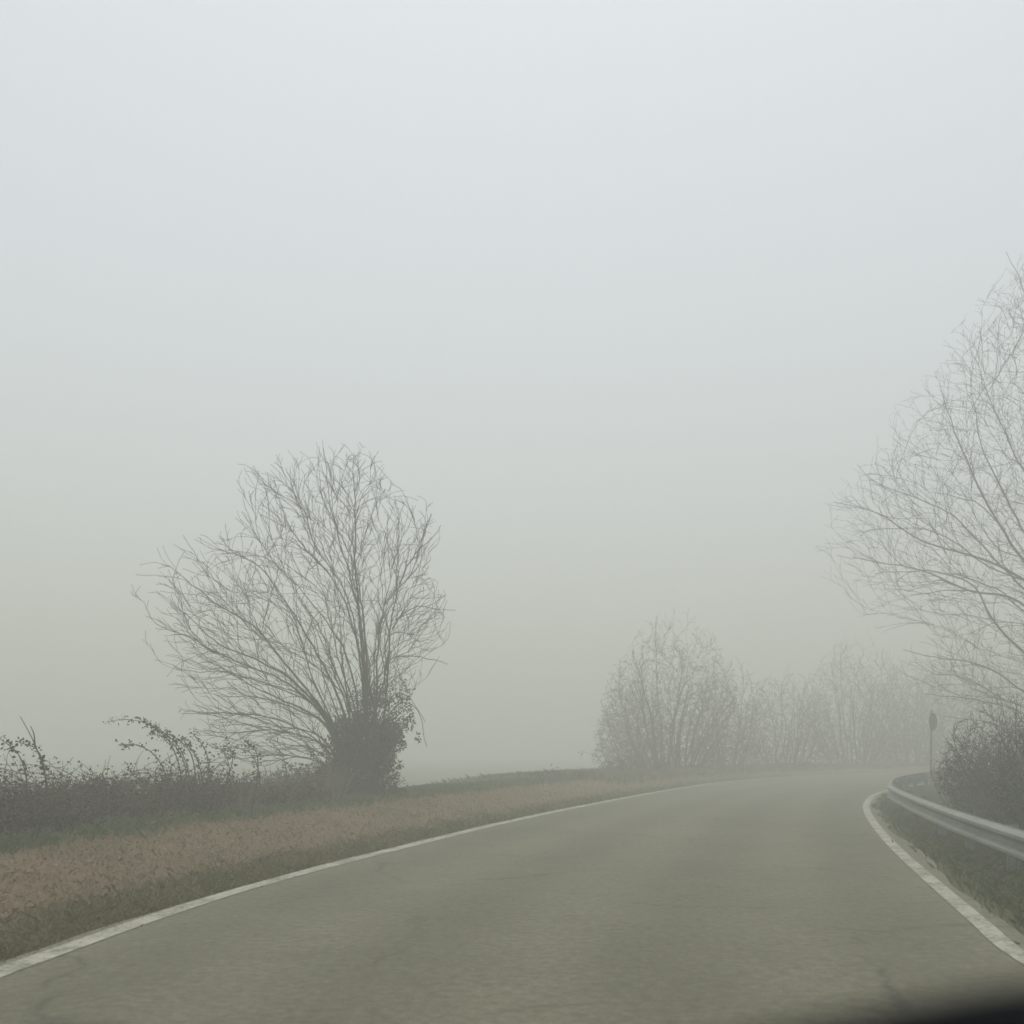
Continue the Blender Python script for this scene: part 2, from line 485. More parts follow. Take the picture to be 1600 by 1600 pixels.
# ------------------------------------------------------------------ left bare tree
def left_tree():
    rng = np.random.default_rng(11)
    d0 = 21.6
    bx, by = (578 - 800) * mpp(d0), d0
    root = empty("bare_tree", (bx, by, hz(bx, by) - 0.05))
    tag(root, "bare multi-stemmed tree leaning left with ivy round its foot, on the left verge", "tree")
    sc_ = 0.375 * mpp(d0)
    bcx, bcy = (578 - 180) / 0.375, 1560.0
    def conv(c, depth):
        pts = []
        for i, (cx, cy) in enumerate(c):
            f = i / (len(c) - 1)
            pts.append(((cx - bcx) * sc_, depth * f ** 1.1, (bcy - cy) * sc_))
        return np.array(pts)
    foot = lambda x: [(x, 1560)]
    S = [  # (polyline in crop px, base radius, number of side branches)
        (foot(1075) + [(1100, 1250), (1060, 1000), (1038, 700), (1048, 400), (1062, 120)], 0.050, 15),
        (foot(1090) + [(1130, 1100), (1150, 900), (1172, 700), (1225, 530), (1330, 400), (1370, 350)], 0.040, 11),
        (foot(1070) + [(1085, 1000), (1092, 760), (1112, 650), (1200, 540), (1265, 300)], 0.036, 11),
        (foot(990) + [(900, 1250), (730, 1050), (550, 940), (380, 860), (230, 730), (110, 620)], 0.052, 17),
        (foot(1000) + [(910, 1240), (720, 980), (600, 830), (460, 740), (340, 640), (270, 600)], 0.042, 15),
        (foot(1010) + [(950, 1200), (850, 960), (700, 720), (580, 560), (450, 510), (390, 440)], 0.042, 15),
        (foot(1030) + [(985, 1020), (900, 800), (740, 590), (610, 440), (560, 420)], 0.036, 13),
        (foot(1050) + [(1010, 920), (850, 570), (650, 330), (590, 230), (530, 160)], 0.042, 15),
        (foot(1050) + [(1025, 900), (960, 620), (820, 400), (740, 260), (690, 150)], 0.036, 13),
        (foot(1060) + [(1035, 860), (990, 570), (900, 330), (830, 190), (800, 100)], 0.034, 12),
        (foot(1060) + [(1040, 800), (1000, 560), (955, 300), (945, 60)], 0.034, 11),
        (foot(980) + [(920, 1370), (800, 1290), (600, 1250), (400, 1262), (300, 1255)], 0.026, 11),
        (foot(980) + [(860, 1235), (710, 1165), (560, 1115), (330, 1105), (235, 1045)], 0.032, 12),
        (foot(980) + [(850, 1215), (600, 1075), (380, 960), (150, 880)], 0.034, 14),
        (foot(990) + [(880, 1210), (720, 1035), (500, 940), (300, 830), (150, 740)], 0.034, 14),
        (foot(1010) + [(905, 1240), (800, 1010), (740, 780), (660, 640), (610, 560)], 0.032, 12),
        (foot(1020) + [(930, 1200), (860, 1000), (835, 830), (790, 700)], 0.024, 9),
        (foot(1040) + [(1000, 1200), (940, 1000), (905, 840), (850, 640), (810, 560)], 0.03, 11),
        (foot(1020) + [(960, 1150), (900, 980), (880, 860), (760, 640)], 0.026, 10),
        (foot(1060) + [(1080, 1180), (1120, 1020), (1090, 840), (1140, 640), (1140, 300)], 0.028, 10),
        (foot(970) + [(880, 1400), (740, 1320), (600, 1330), (480, 1290)], 0.02, 9),
        (foot(970) + [(860, 1330), (640, 1200), (440, 1180), (230, 1160)], 0.022, 9),
        (foot(980) + [(840, 1400), (640, 1380), (480, 1400), (380, 1370)], 0.018, 9),
        (foot(980) + [(860, 1290), (700, 1240), (520, 1190), (330, 1180)], 0.02, 10),
        (foot(985) + [(870, 1180), (700, 1080), (480, 1010), (250, 990), (180, 960)], 0.026, 12),
        ([(1130, 1120), (1145, 950), (1250, 935), (1330, 950), (1400, 985)], 0.014, 6),
        ([(1140, 1050), (1160, 840), (1250, 832), (1300, 880), (1370, 888)], 0.014, 6),
        ([(1160, 800), (1185, 745), (1260, 690), (1310, 705), (1390, 700)], 0.013, 6),
        ([(1090, 1300), (1190, 1130), (1250, 1150), (1280, 1240), (1290, 1340)], 0.012, 4),
        ([(1090, 1250), (1180, 1080), (1230, 1110), (1300, 1200)], 0.012, 4),
    ]
    trunk, crown, C = Tubes(), Tubes(), Crown()
    for i, (c, r0, n) in enumerate(S):
        P = smooth_poly(conv(np.array(c, float), rng.uniform(-1.7, 1.7)), 5)
        P[:, 2] *= 0.93; P[:, 0] = np.maximum(P[:, 0] * 0.94, -3.95)
        P = resample(P, 0.16)
        wv_ = np.cumsum(rng.normal(size=(len(P), 3)) * 0.02, axis=0)
        P += (wv_ - wv_[0]) * np.linspace(0, 1, len(P))[:, None]
        rad = r0 * 0.8 * (1 - np.linspace(0, 1, len(P)) ** 0.75) + 0.005
        trunk.add(P, rad, 6); C.limb(P, rad, 0.2)
    for i in range(7):          # stems towards and away from the road, so the crown is round
        dirv = np.array([-0.25 + rng.uniform(-0.25, 0.25), rng.choice([-1, 1]) * rng.uniform(0.3, 0.7), 1.0])
        P = resample(shoot(np.array([rng.uniform(-0.2, 0.1), rng.uniform(-0.2, 0.2), 0.1]), dirv, rng.uniform(3.6, 5.0), 10, rng, 0.04, 0.06), 0.16)
        rad = np.linspace(0.03, 0.006, len(P))
        trunk.add(P, rad, 6); C.limb(P, rad, 0.2)
    ENV = [(520, 1165), (420, 1200), (350, 1180), (305, 1130), (290, 1060), (258, 975), (255, 915), (292, 882), (335, 850), (392, 838),
           (400, 790), (392, 735), (435, 728), (485, 702), (540, 690), (600, 708), (612, 760), (640, 785), (688, 800), (668, 880),
           (700, 912), (698, 990), (655, 1040), (640, 1100), (600, 1140)]
    def targets(k):
        q = poly_points(ENV, k, rng)
        x_ = (q[:, 0] - 578) * mpp(d0); z_ = (1245 - q[:, 1]) * mpp(d0)
        w_ = 0.5 + 1.9 * np.clip(np.sin(np.clip((q[:, 1] - 680) / 520, 0, 1) * math.pi), 0, 1)
        return np.column_stack([x_, rng.uniform(-1, 1, k) * w_, z_])
    C.fill(crown, targets(260), rng, 0.0050, 0.010, 3.2, 0.9, 0.88, 0.42, jitter=0.03)
    C.fill(crown, targets(900), rng, 0.0044, 0.009, 1.7, 0.4, 0.84, 0.40, jitter=0.03)
    C.fill(crown, targets(2800), rng, 0.0038, 0.008, 0.9, 0.15, 0.78, 0.40, jitter=0.04)
    trunk.build("trunk", M_bark, root)
    crown.build("crown", M_twig, root, smooth=False)
    # ivy and dead creeper round the foot
    pts = []
    def blob(cx, cz, rx, ry, rz, n, cy=0.0):
        q = rng.normal(size=(n, 3)); q /= np.linalg.norm(q, axis=1)[:, None]
        q *= rng.uniform(0.35, 1.0, (n, 1)) ** 0.45
        pts.append(q * np.array([rx, ry, rz]) + np.array([cx, cy, cz]))
    for k_ in range(46):
        z = rng.uniform(0.05, 1.55)
        blob(rng.uniform(-0.72, 0.52), z, rng.uniform(0.22, 0.34), rng.uniform(0.25, 0.4), rng.uniform(0.22, 0.36), 300, rng.uniform(-0.5, 0.5))
    for k_ in range(22):
        z = rng.uniform(1.2, 2.3)
        blob(rng.uniform(-0.45, 0.55) + 0.08 * (z - 1.2), z, rng.uniform(0.15, 0.28), 0.25, rng.uniform(0.2, 0.34), int(150 * (2.7 - z)), rng.uniform(-0.4, 0.4))
    for k_ in range(14):
        blob(rng.uniform(-1.7, -0.5), rng.uniform(0.05, 0.55), 0.3, 0.3, 0.28, 200, rng.uniform(-0.4, 0.4))
    for k_ in range(4):
        blob(rng.uniform(0.5, 0.8), rng.uniform(1.5, 2.2), 0.12, 0.2, 0.2, 40, rng.uniform(-0.3, 0.3))
    blob(0.98, 1.25, 0.05, 0.05, 0.14, 24)
    blob(0.86, 1.6, 0.08, 0.08, 0.18, 30)
    P = np.concatenate(pts); P = P[P[:, 2] > 0.02]
    Vv, Ff = leaf_cloud(P, 0.06, rng)
    link_mesh("ivy", Vv, Ff, M_ivy, root)
left_tree()

# ------------------------------------------------------------------ right big tree
def right_tree():
    rng = np.random.default_rng(23)
    d0 = 30.5
    bx, by = (1790 - 800) * mpp(d0), d0
    root = empty("bare_tree", (bx, by, hz(bx, by) - 0.1))
    tag(root, "tall bare tree reaching in from the right, above the guardrail", "tree")
    sx = mpp(d0)
    def W(c, depth):
        out = []
        for i, (px, py) in enumerate(c):
            f = i / (len(c) - 1)
            out.append(((px - 1790) * sx, depth * f, (1200 - py) * sx))
        return np.array(out)
    S = [
        ([(1790, 1230), (1780, 1000), (1720, 800), (1670, 620), (1640, 440), (1610, 345)], 0.13, 18),
        ([(1790, 1230), (1770, 1040), (1690, 880), (1600, 770), (1553, 680), (1530, 620), (1520, 560)], 0.10, 18),
        ([(1780, 1200), (1740, 1050), (1650, 900), (1560, 790), (1490, 670), (1450, 560)], 0.09, 18),
        ([(1780, 1180), (1720, 1000), (1600, 850), (1520, 810), (1450, 780), (1400, 745), (1330, 720)], 0.08, 20),
        ([(1780, 1200), (1700, 1010), (1600, 890), (1525, 870), (1460, 840), (1390, 820), (1335, 800)], 0.075, 18),
        ([(1785, 1210), (1700, 1070), (1600, 985), (1550, 930), (1530, 885), (1450, 860), (1370, 870)], 0.07, 16),
        ([(1785, 1215), (1700, 1110), (1600, 1035), (1555, 1000), (1480, 980), (1430, 968)], 0.05, 14),
        ([(1785, 1220), (1700, 1140), (1600, 1075), (1520, 1050), (1450, 1040)], 0.04, 12),
        ([(1790, 1150), (1740, 900), (1680, 780), (1620, 690), (1590, 600), (1570, 500)], 0.07, 16),
        ([(1790, 1150), (1760, 850), (1690, 650), (1640, 560), (1600, 470), (1580, 420)], 0.07, 16),
        ([(1785, 1190), (1690, 960), (1590, 830), (1500, 730), (1420, 690), (1380, 640)], 0.06, 16),
        ([(1790, 1230), (1800, 900), (1850, 600), (1860, 430)], 0.11, 14),
        ([(1790, 1230), (1840, 950), (1960, 700), (2030, 560)], 0.10, 14),
        ([(1790, 1200), (1880, 1000), (2050, 850), (2150, 780)], 0.08, 14),
    ]
    trunk, crown, C = Tubes(), Tubes(), Crown()
    for i, (c, r0, n) in enumerate(S):
        for rep_ in range(2):
            c2 = np.array(c, float); r1 = r0 * 0.8
            if rep_:
                f = np.linspace(0, 1, len(c2))[:, None]
                c2 = c2 + f * rng.normal(size=2) * (40, 34) + f * rng.normal(size=c2.shape) * 14
                c2 = c2[0] + (c2 - c2[0]) * rng.uniform(0.7, 0.92)
                r1 = r0 * rng.uniform(0.35, 0.6)
            P = resample(smooth_poly(W(c2, rng.uniform(-3.0, 3.0)), 5), 0.3)
            wv_ = np.cumsum(rng.normal(size=(len(P), 3)) * 0.03, axis=0)
            P += (wv_ - wv_[0]) * np.linspace(0, 1, len(P))[:, None]
            rad = r1 * 1.3 * (1 - np.linspace(0, 1, len(P)) ** 0.75) + 0.007
            trunk.add(P, rad, 7); C.limb(P, rad, 0.15)
    ENV = [(1790, 1150), (1640, 1100), (1540, 1080), (1470, 1050), (1440, 1000), (1480, 950), (1420, 920), (1365, 870), (1325, 800), (1322, 728),
           (1368, 655), (1425, 640), (1438, 548), (1495, 510), (1525, 440), (1560, 395), (1600, 345), (1700, 322), (1850, 320), (1980, 440),
           (2090, 620), (2150, 800), (2080, 980), (1940, 1090)]
    def targets(k):
        q = poly_points(ENV, k, rng)
        x_ = (q[:, 0] - 1790) * sx; z_ = (1200 - q[:, 1]) * sx
        w_ = 1.0 + 3.6 * np.clip(np.sin(np.clip((q[:, 1] - 300) / 820, 0, 1) * math.pi), 0, 1)
        return np.column_stack([x_, rng.uniform(-1, 1, k) * w_, z_])
    C.fill(crown, targets(600), rng, 0.0060, 0.009, 4.5, 1.0, 0.84, 0.42, jitter=0.03)
    C.fill(crown, targets(2400), rng, 0.0048, 0.008, 2.6, 0.5, 0.80, 0.40, jitter=0.03)
    C.fill(crown, targets(11000), rng, 0.0040, 0.007, 1.4, 0.2, 0.74, 0.40, jitter=0.04)
    trunk.build("trunk", M_bark, root)
    crown.build("crown", M_twig, root, smooth=False)
right_tree()

# ------------------------------------------------------------------ vase-shaped bare shrubs/trees further off
def dome_points(k, h, w, rng, zmin=0.04, rough=0.12):
    a = rng.uniform(0, 2 * math.pi, k); r = np.sqrt(rng.uniform(0, 1, k))
    top = h * np.sqrt(np.clip(1 - 0.80 * r ** 2, 0, 1)) * (1 + rough * np.sin(a * 3 + r * 5 + h) + 0.5 * rough * np.sin(a * 7 + w))
    z = top * (zmin + (1 - zmin) * rng.uniform(0, 1, k) ** 0.85)
    sh = 0.55 + 0.45 * np.clip(z / (0.35 * h), 0, 1)
    return np.column_stack([np.cos(a) * r * w * 0.5 * sh, np.sin(a) * r * w * 0.42 * sh, z])

def grow_dome(root, h, w, nstem, waves, rng, rt, bark, twig, low=0):
    trunk, crown, C = Tubes(), Tubes(), Crown()
    tops = dome_points(nstem, h, w, rng, 0.6)
    for top in tops:
        b = np.array([top[0] * 0.4, top[1] * 0.4, 0.0]) + rng.normal(size=3) * (0.1, 0.1, 0)
        midp = b * 0.5 + top * 0.42 + rng.normal(size=3) * 0.04 * h
        P = resample(smooth_poly([b, midp, top], 6), 0.2)
        wv_ = np.cumsum(rng.normal(size=(len(P), 3)) * 0.02, axis=0); P += wv_ - wv_[0]
        rad = np.linspace(rng.uniform(0.005, 0.009) * h, rt * 1.2, len(P))
        trunk.add(P, rad, 5); C.limb(P, rad, 0.02)
    for k, (cnt, ml) in enumerate(waves):
        C.fill(crown, dome_points(cnt, h * 0.98, w, rng, 0.02), rng, rt, 0.008, ml, ml * 0.12, 0.68, 0.42)
    if low:      # suckers and scrub round the foot
        q = dome_points(low, h * 0.42, w * 1.08, rng, 0.0)
        C.fill(crown, q, rng, rt * 1.15, 0.008, 0.16 * h, 0.08, 0.2, 0.4, chunk=80)
    trunk.build("trunk" if bark is M_bark else "stems", bark, root)
    crown.build("crown" if bark is M_bark else "twigs", twig, root, smooth=False)

def vase_tree(name, label, x, y, h, w, n, seed, twigs=7, level=2, cat="tree", group=None, rt=0.0050):
    rng = np.random.default_rng(seed)
    root = empty(name, (x, y, hz(x, y) - 0.05))
    tag(root, label, cat, group)
    grow_dome(root, h, w, max(14, n // 3), [(n * 7, 0.45 * h), (n * 28, 0.24 * h), (n * 60, 0.13 * h)], rng, rt, M_bark, M_twig, n * 34)
    return root

def spot(px, d): return ((px - 800) * mpp(d), d)

GRP = "bare trees fading into the fog beyond the bend"
x, y = spot(1050, 44)
vase_tree("bare_tree", "largest bare many-stemmed tree in the fog beyond the bend", x, y, 6.2, 6.0, 84, 41, 12, group=GRP)
x, y = spot(990, 46)
vase_tree("bare_tree", "low leftmost bare tree in the fog beyond the bend", x, y, 4.2, 3.6, 46, 42, 11, group=GRP)
x, y = spot(1135, 49)
vase_tree("bare_tree", "thin bare tree just right of the largest one beyond the bend", x, y, 5.0, 4.2, 56, 43, 11, group=GRP)
x, y = spot(1225, 52)
vase_tree("bare_tree", "short hazy tree filling the dip between two taller fogged crowns", x, y, 4.6, 5.0, 64, 44, 11, group=GRP)
x, y = spot(1335, 58)
vase_tree("bare_tree", "rounded faint tree deep in the fog left of the round sign", x, y, 6.6, 6.6, 84, 45, 12, group=GRP, rt=0.006)
x, y = spot(1425, 62)
vase_tree("bare_tree", "faintest tree in the fog right behind the round sign", x, y, 6.2, 6.4, 80, 46, 12, group=GRP, rt=0.006)

x, y = spot(1500, 64)
vase_tree("bare_tree", "ghostly tree in the fog between the round sign and the right thicket", x, y, 7.4, 7.0, 60, 47, 10, group=GRP, rt=0.007)
x, y = spot(1600, 66)
vase_tree("bare_tree", "ghostly tree in the fog at the photo's right edge behind the thicket", x, y, 8.0, 7.0, 60, 48, 10, group=GRP, rt=0.007)

# ------------------------------------------------------------------ brambles and thickets
def bramble(name, label, x, y, h, w, seed, nst=60, leaf_mat=None, stem_mat=None, leaves=1500, depth=None, group=None, leaf=0.05, arch=1.0, cat="bush", lean=0.55):
    rng = np.random.default_rng(seed)
    root = empty(name, (x, y, hz(x, y) - 0.03))
    tag(root, label, cat, group)
    depth = depth or w * 0.7
    T, tw = Tubes(), []
    for i in range(nst):
        b = np.array([rng.uniform(-0.5, 0.5) * w, rng.uniform(-0.5, 0.5) * depth, 0])
        a = rng.uniform(0, 2 * math.pi)
        d = unit(np.array([math.cos(a) * lean, math.sin(a) * lean, 1.0]))
        L = h * (rng.uniform(0.6, 1.25) if i % 6 else rng.uniform(1.25, 1.75) if lean > 0.5 else rng.uniform(0.4, 0.8))
        pts = [b]; nseg = 9
        for k_ in range(nseg):
            d = unit(d + np.array([math.cos(a) * 0.182 * lean, math.sin(a) * 0.182 * lean, -0.115 * arch * (k_ / nseg) * 2.2]) + rng.normal(size=3) * 0.07)
            q = pts[-1] + d * L / nseg
            q[2] = max(q[2], 0.03)
            pts.append(q)
        P = np.array(pts)
        T.add(P, np.linspace(0.0085, 0.0035, len(P)), 3)
        for k_ in range(6):
            j = rng.integers(2, nseg)
            q = shoot(P[j], unit(P[j] - P[j - 1] + rng.normal(size=3) * 0.6), L * rng.uniform(0.12, 0.32), 3, rng, 0.0, 0.15)
            T.add(q, np.linspace(0.005, 0.0025, len(q)), 3)
            tw.append(q)
        tw.append(P)
    A = np.concatenate(tw)
    A = A[A[:, 2] > 0.04]
    pick = A[rng.integers(0, len(A), leaves)] + rng.normal(size=(leaves, 3)) * 0.05
    # most leaves low in the bush, fewer on the whips
    keep = rng.uniform(size=leaves) < np.clip(1.25 - pick[:, 2] / (h * 1.05), 0.12 if lean > 0.5 else 0.0, 1)
    pick = pick[keep]; pick[:, 2] = np.maximum(pick[:, 2], 0.02)
    Vv, Ff = leaf_cloud(pick, leaf, rng)
    T.build("stems", stem_mat or M_bramble_stem, root, smooth=False)
    link_mesh("leaves", Vv, Ff, leaf_mat or M_bramble_leaf, root)
    return root

def along_left(dist, off):
    """point `off` metres left of the left line, where the line is `dist` ahead"""
    i = int(np.abs(Lc[:, 1] - dist).argmin())
    q = Lc[i] - Ln[i] * off
    return q[0], q[1]
def along_right(dist, off):
    i = int(np.abs(Rc[:, 1] - dist).argmin())
    q = Rc[i] + Rn[i] * off
    return q[0], q[1]

BG = "bramble bushes along the left verge"
names = [
    "leftmost bramble bush, cut off by the left edge of the photo",
    "dark bramble bush second in from the photo's left edge",
    "bramble bush with long arching whips curving over to the left",
    "brown bramble bush directly right of the one with arching whips",
    "lower bramble bush halfway between photo edge and ivy-footed tree",
    "bramble bush beside the pale straw tussock, second left of the ivy-footed tree",
    "bramble bush touching the ivy foot of the leaning bare tree",
]
spots = [(10.6, 4.3, 1.0), (12.0, 4.5, 0.8), (13.4, 4.5, 1.12), (14.9, 4.6, 0.95), (16.4, 4.5, 0.75), (18.1, 4.5, 0.6), (19.8, 4.6, 0.75)]
for i, ((dd, off, h), lab) in enumerate(zip(spots, names)):
    x, y = along_left(dd, off)
    b = bramble("bramble_bush", lab, x, y, h, 1.9, 100 + i, 120, leaves=5200, group=BG, leaf=0.046, depth=1.5)
# bushes outside the picture's left edge keep the hedge going
for i, dd in enumerate((8.6, 6.4)):
    x, y = along_left(dd, 4.6)
    bramble("bramble_bush", "bramble bush at the near end of the left hedge", x, y, 0.95, 1.9, 130 + i, 60, leaves=2600, group=BG)

# long arching whips over the third bush and a lone stalk
def whip(name, label, cat, x, y, specs, leaf_n, seed, r=0.011, mat=None):
    rng = np.random.default_rng(seed)
    root = empty(name, (x, y, hz(x, y)))
    tag(root, label, cat)
    T = Tubes(); L = []
    for P in specs:
        P = smooth_poly(np.array(P, float), 6)
        T.add(P, np.linspace(r, 0.004, len(P)), 4)
        k_ = rng.integers(len(P) // 3, len(P), leaf_n)
        L.append(P[k_] + rng.normal(size=(leaf_n, 3)) * 0.03)
    T.build("stems", mat or M_bramble_stem, root)
    if leaf_n:
        Vv, Ff = leaf_cloud(np.concatenate(L), 0.046, rng)
        link_mesh("leaves", Vv, Ff, M_bramble_leaf, root)
x, y = along_left(14.2, 4.0)
whip("bramble_whip", "long leafy bramble whips arching left above the hedge", "bramble", x, y,
     [[(0.25, 0, 0), (0.2, 0.05, 0.7), (0.0, 0.1, 1.15), (-0.3, 0.1, 1.38), (-0.62, 0.05, 1.44), (-0.85, 0.0, 1.40)],
      [(0.35, 0, 0), (0.38, -0.1, 0.6), (0.22, -0.1, 1.05), (-0.05, -0.15, 1.30), (-0.30, -0.15, 1.42)],
      [(0.5, 0.1, 0), (0.6, 0.1, 0.6), (0.55, 0.1, 1.0), (0.35, 0.1, 1.25)],
      [(0.7, 0.1, 0), (0.85, 0.1, 0.5), (0.95, 0.1, 0.9), (0.85, 0.1, 1.1)],
      [(0.2, 0.2, 0), (0.25, 0.2, 0.6), (0.12, 0.2, 1.0), (-0.12, 0.2, 1.2), (-0.3, 0.2, 1.22)],
      [(0.45, -0.2, 0), (0.5, -0.2, 0.6), (0.4, -0.2, 1.0), (0.15, -0.2, 1.2), (-0.1, -0.2, 1.28)],
      [(0.1, -0.1, 0), (0.05, -0.1, 0.6), (-0.15, -0.1, 0.95), (-0.45, -0.1, 1.08), (-0.6, -0.1, 1.05)],
      [(0.55, 0, 0), (0.55, 0, 0.5), (0.42, 0, 0.95), (0.22, 0, 1.18)],
      [(1.2, 0.1, 0), (1.3, 0.1, 0.5), (1.3, 0.1, 0.95), (1.15, 0.1, 1.12)]], 80, 5)
x, y = along_left(10.9, 4.1)
whip("bramble_whip", "short leafy bramble whips rising at the photo's left edge under the tilted stalk", "bramble", x, y,
     [[(0.3, 0, 0), (0.3, 0, 0.6), (0.15, 0, 0.98), (-0.2, 0, 1.1), (-0.45, 0, 1.02)], [(-0.2, 0.1, 0), (-0.15, 0.1, 0.7), (-0.3, 0.1, 1.05), (-0.5, 0.1, 1.16)],
      [(0.6, 0.1, 0), (0.7, 0.1, 0.6), (0.6, 0.1, 0.95), (0.4, 0.1, 1.12)], [(0.9, -0.1, 0), (1.0, -0.1, 0.6), (0.9, -0.1, 1.0), (0.7, -0.1, 1.08)]], 60, 15)
x, y = along_left(17.0, 4.1)
whip("bramble_whip", "brown bramble whips between the arching whips and the leaning tree", "bramble", x, y,
     [[(0.0, 0, 0), (0.0, 0, 0.5), (-0.15, 0, 0.9), (-0.4, 0, 1.0)], [(0.4, 0.1, 0), (0.45, 0.1, 0.5), (0.35, 0.1, 0.9), (0.1, 0.1, 1.15)],
      [(0.9, 0.1, 0), (1.0, 0.1, 0.5), (0.95, 0.1, 0.85), (0.75, 0.1, 1.0)], [(-0.5, 0, 0), (-0.5, 0, 0.5), (-0.6, 0, 0.9), (-0.8, 0, 1.05)]], 60, 16)
x, y = along_left(11.8, 4.2)
whip("dry_stalk", "single bare dry stalk standing tilted above the hedge at far left", "stalk", x, y,
     [[(0.25, 0, 0.2), (0.12, 0, 0.8), (0.0, 0, 1.12), (-0.16, 0, 1.42)], [(0.02, 0, 1.05), (0.0, 0.02, 1.2), (-0.04, 0.02, 1.3)]], 0, 6, 0.012)

# thicket behind the guardrail on the right
TG = "thicket bushes behind the guardrail"
th = [(12.5, 2.6, 1.9, 2.6, "near thicket bush behind the guardrail at the photo's right edge"),
      (15.0, 2.7, 2.2, 2.9, "tall dark thicket bush behind the guardrail under the tall tree"),
      (17.8, 2.5, 2.3, 3.2, "thicket bush in the middle of the row behind the guardrail"),
      (20.8, 2.7, 2.3, 3.2, "thicket bush second from the far end behind the guardrail"),
      (23.6, 3.0, 1.8, 3.0, "low thicket bush at the far end behind the guardrail"),
      (10.0, 3.4, 1.6, 2.4, "thicket bush nearest the road user, behind the guardrail")]
for i, (dd, off, h, w, lab) in enumerate(th):
    x, y = along_right(dd, off)
    rng = np.random.default_rng(200 + i)
    root = empty("thicket_bush", (x, y, hz(x, y) - 0.03))
    tag(root, lab, "bush", TG)
    grow_dome(root, h, w, 26, [(260, 0.5 * h), (900, 0.3 * h), (2200, 0.2 * h)], rng, 0.0036, M_bramble_stem, M_twig)
    q = dome_points(9000, h * 0.86, w * 0.92, rng, 0.0)
    q = q[rng.uniform(size=len(q)) < np.clip(1.15 - q[:, 2] / (0.9 * h), 0.05, 1)]
    Vv, Ff = leaf_cloud(q, 0.04, rng)
    link_mesh("leaves", Vv, Ff, M_thicket_leaf, root)

# small plants at the crest of the left verge further on
CG = "low shrubs on the crest of the left verge"
x, y = along_left(31.5, 3.6)
bramble("low_shrub", "low scrubby shrub on the verge crest between the tree and the far trees", x, y, 0.45, 1.6, 301, 34, M_bramble_leaf, M_bramble_stem, 700, 1.0, CG, 0.06)
x, y = along_left(37.0, 3.2)
bramble("low_shrub", "hazy shrub at the left foot of the far trees", x, y, 1.1, 2.2, 302, 40, M_bramble_leaf, M_bramble_stem, 900, 1.4, CG, 0.07)

# straw tussocks by the hedge
def tussock(label, x, y, h, n, seed, mat=M_straw):
    rng = np.random.default_rng(seed)
    T = Tubes()
    for i in range(n):
        a = rng.uniform(0, 2 * math.pi); lean = rng.uniform(0.05, 0.6)
        d = np.array([math.cos(a) * lean, math.sin(a) * lean, 1])
        P = shoot(np.array([math.cos(a), math.sin(a), 0]) * rng.uniform(0, 0.22), d, h * rng.uniform(0.6, 1.1), 5, rng, -0.10, 0.05)
        T.add(P, np.linspace(0.006, 0.002, len(P)), 3)
    o = T.build("grass_tussock", mat, None, smooth=False)
    o.location = (x, y, hz(x, y) - 0.02)
    tag(o, label, "grass tussock", "pale grass tussocks along the left hedge")
for i, (dd, off, h, n, lab) in enumerate([
        (16.9, 3.75, 0.75, 130, "tall pale straw tussock left of the ivy-footed tree"),
        (15.6, 3.7, 0.45, 80, "short pale tussock in front of the hedge's middle"),
        (18.3, 3.6, 0.85, 120, "yellowish tussock close beside the ivy-footed tree"),
        (13.6, 3.5, 0.28, 60, "smallest pale tussock at the foot of the arching whips")]):
    x, y = along_left(dd, off)
    tussock(lab, x, y, h, n, 400 + i)

# ------------------------------------------------------------------ grass and leaf litter (nobody could count it)
def scatter(side, d0, d1, o0, o1, n, rng, power=1.0):
    P, nn = (Lc, -Ln) if side < 0 else (Rc, Rn)
    ys = P[:, 1]
    dd = d0 * (d1 / d0) ** rng.uniform(0, 1, n)          # denser close to the viewer
    i0 = np.searchsorted(ys, 0.0)
    idx_ = i0 + np.searchsorted(ys[i0:], dd)
    idx_ = np.clip(idx_, 0, len(P) - 1)
    off = o0 + (o1 - o0) * rng.uniform(0, 1, n) ** power
    q = P[idx_] + nn[idx_] * off[:, None] + rng.normal(size=(n, 2)) * 0.12
    return q, dd, off

def clumped(q, scale, rng, lo=0.25):
    c = np.sin(q[:, 0] * scale + 1.3 * np.sin(q[:, 1] * scale * 0.7)) * np.sin(q[:, 1] * scale * 1.1 + np.sin(q[:, 0] * scale * 0.8))
    return rng.uniform(size=len(q)) < lo + (1 - lo) * (0.5 + 0.5 * c)

def blades(q, hgt, wid, dd, rng, z0=None):
    n = len(q)
    z = grid_z(q[:, 0], q[:, 1])
    a = rng.uniform(0, 2 * math.pi, n)
    grow = np.clip(dd / 12, 1, 2.2)
    w = wid * grow * rng.uniform(0.7, 1.3, n)
    h = hgt * rng.uniform(0.5, 1.25, n)
    lean = rng.normal(size=(n, 2)) * 0.55 * h[:, None]
    b0 = np.column_stack([q[:, 0] - np.cos(a) * w, q[:, 1] - np.sin(a) * w, z - 0.01])
    b1 = np.column_stack([q[:, 0] + np.cos(a) * w, q[:, 1] + np.sin(a) * w, z - 0.01])
    mm = np.column_stack([q + lean * 0.35, z + h * 0.6])
    tip = np.column_stack([q + lean, z + h * rng.uniform(0.75, 1.0, n)])
    Vv = np.stack([b0, b1, mm, tip], 1).reshape(-1, 3)
    i = np.arange(n) * 4
    Ff = np.concatenate([np.stack([i, i + 1, i + 2], 1), np.stack([i + 1, i + 3, i + 2], 1)])
    return Vv, Ff

rng = np.random.default_rng(77)
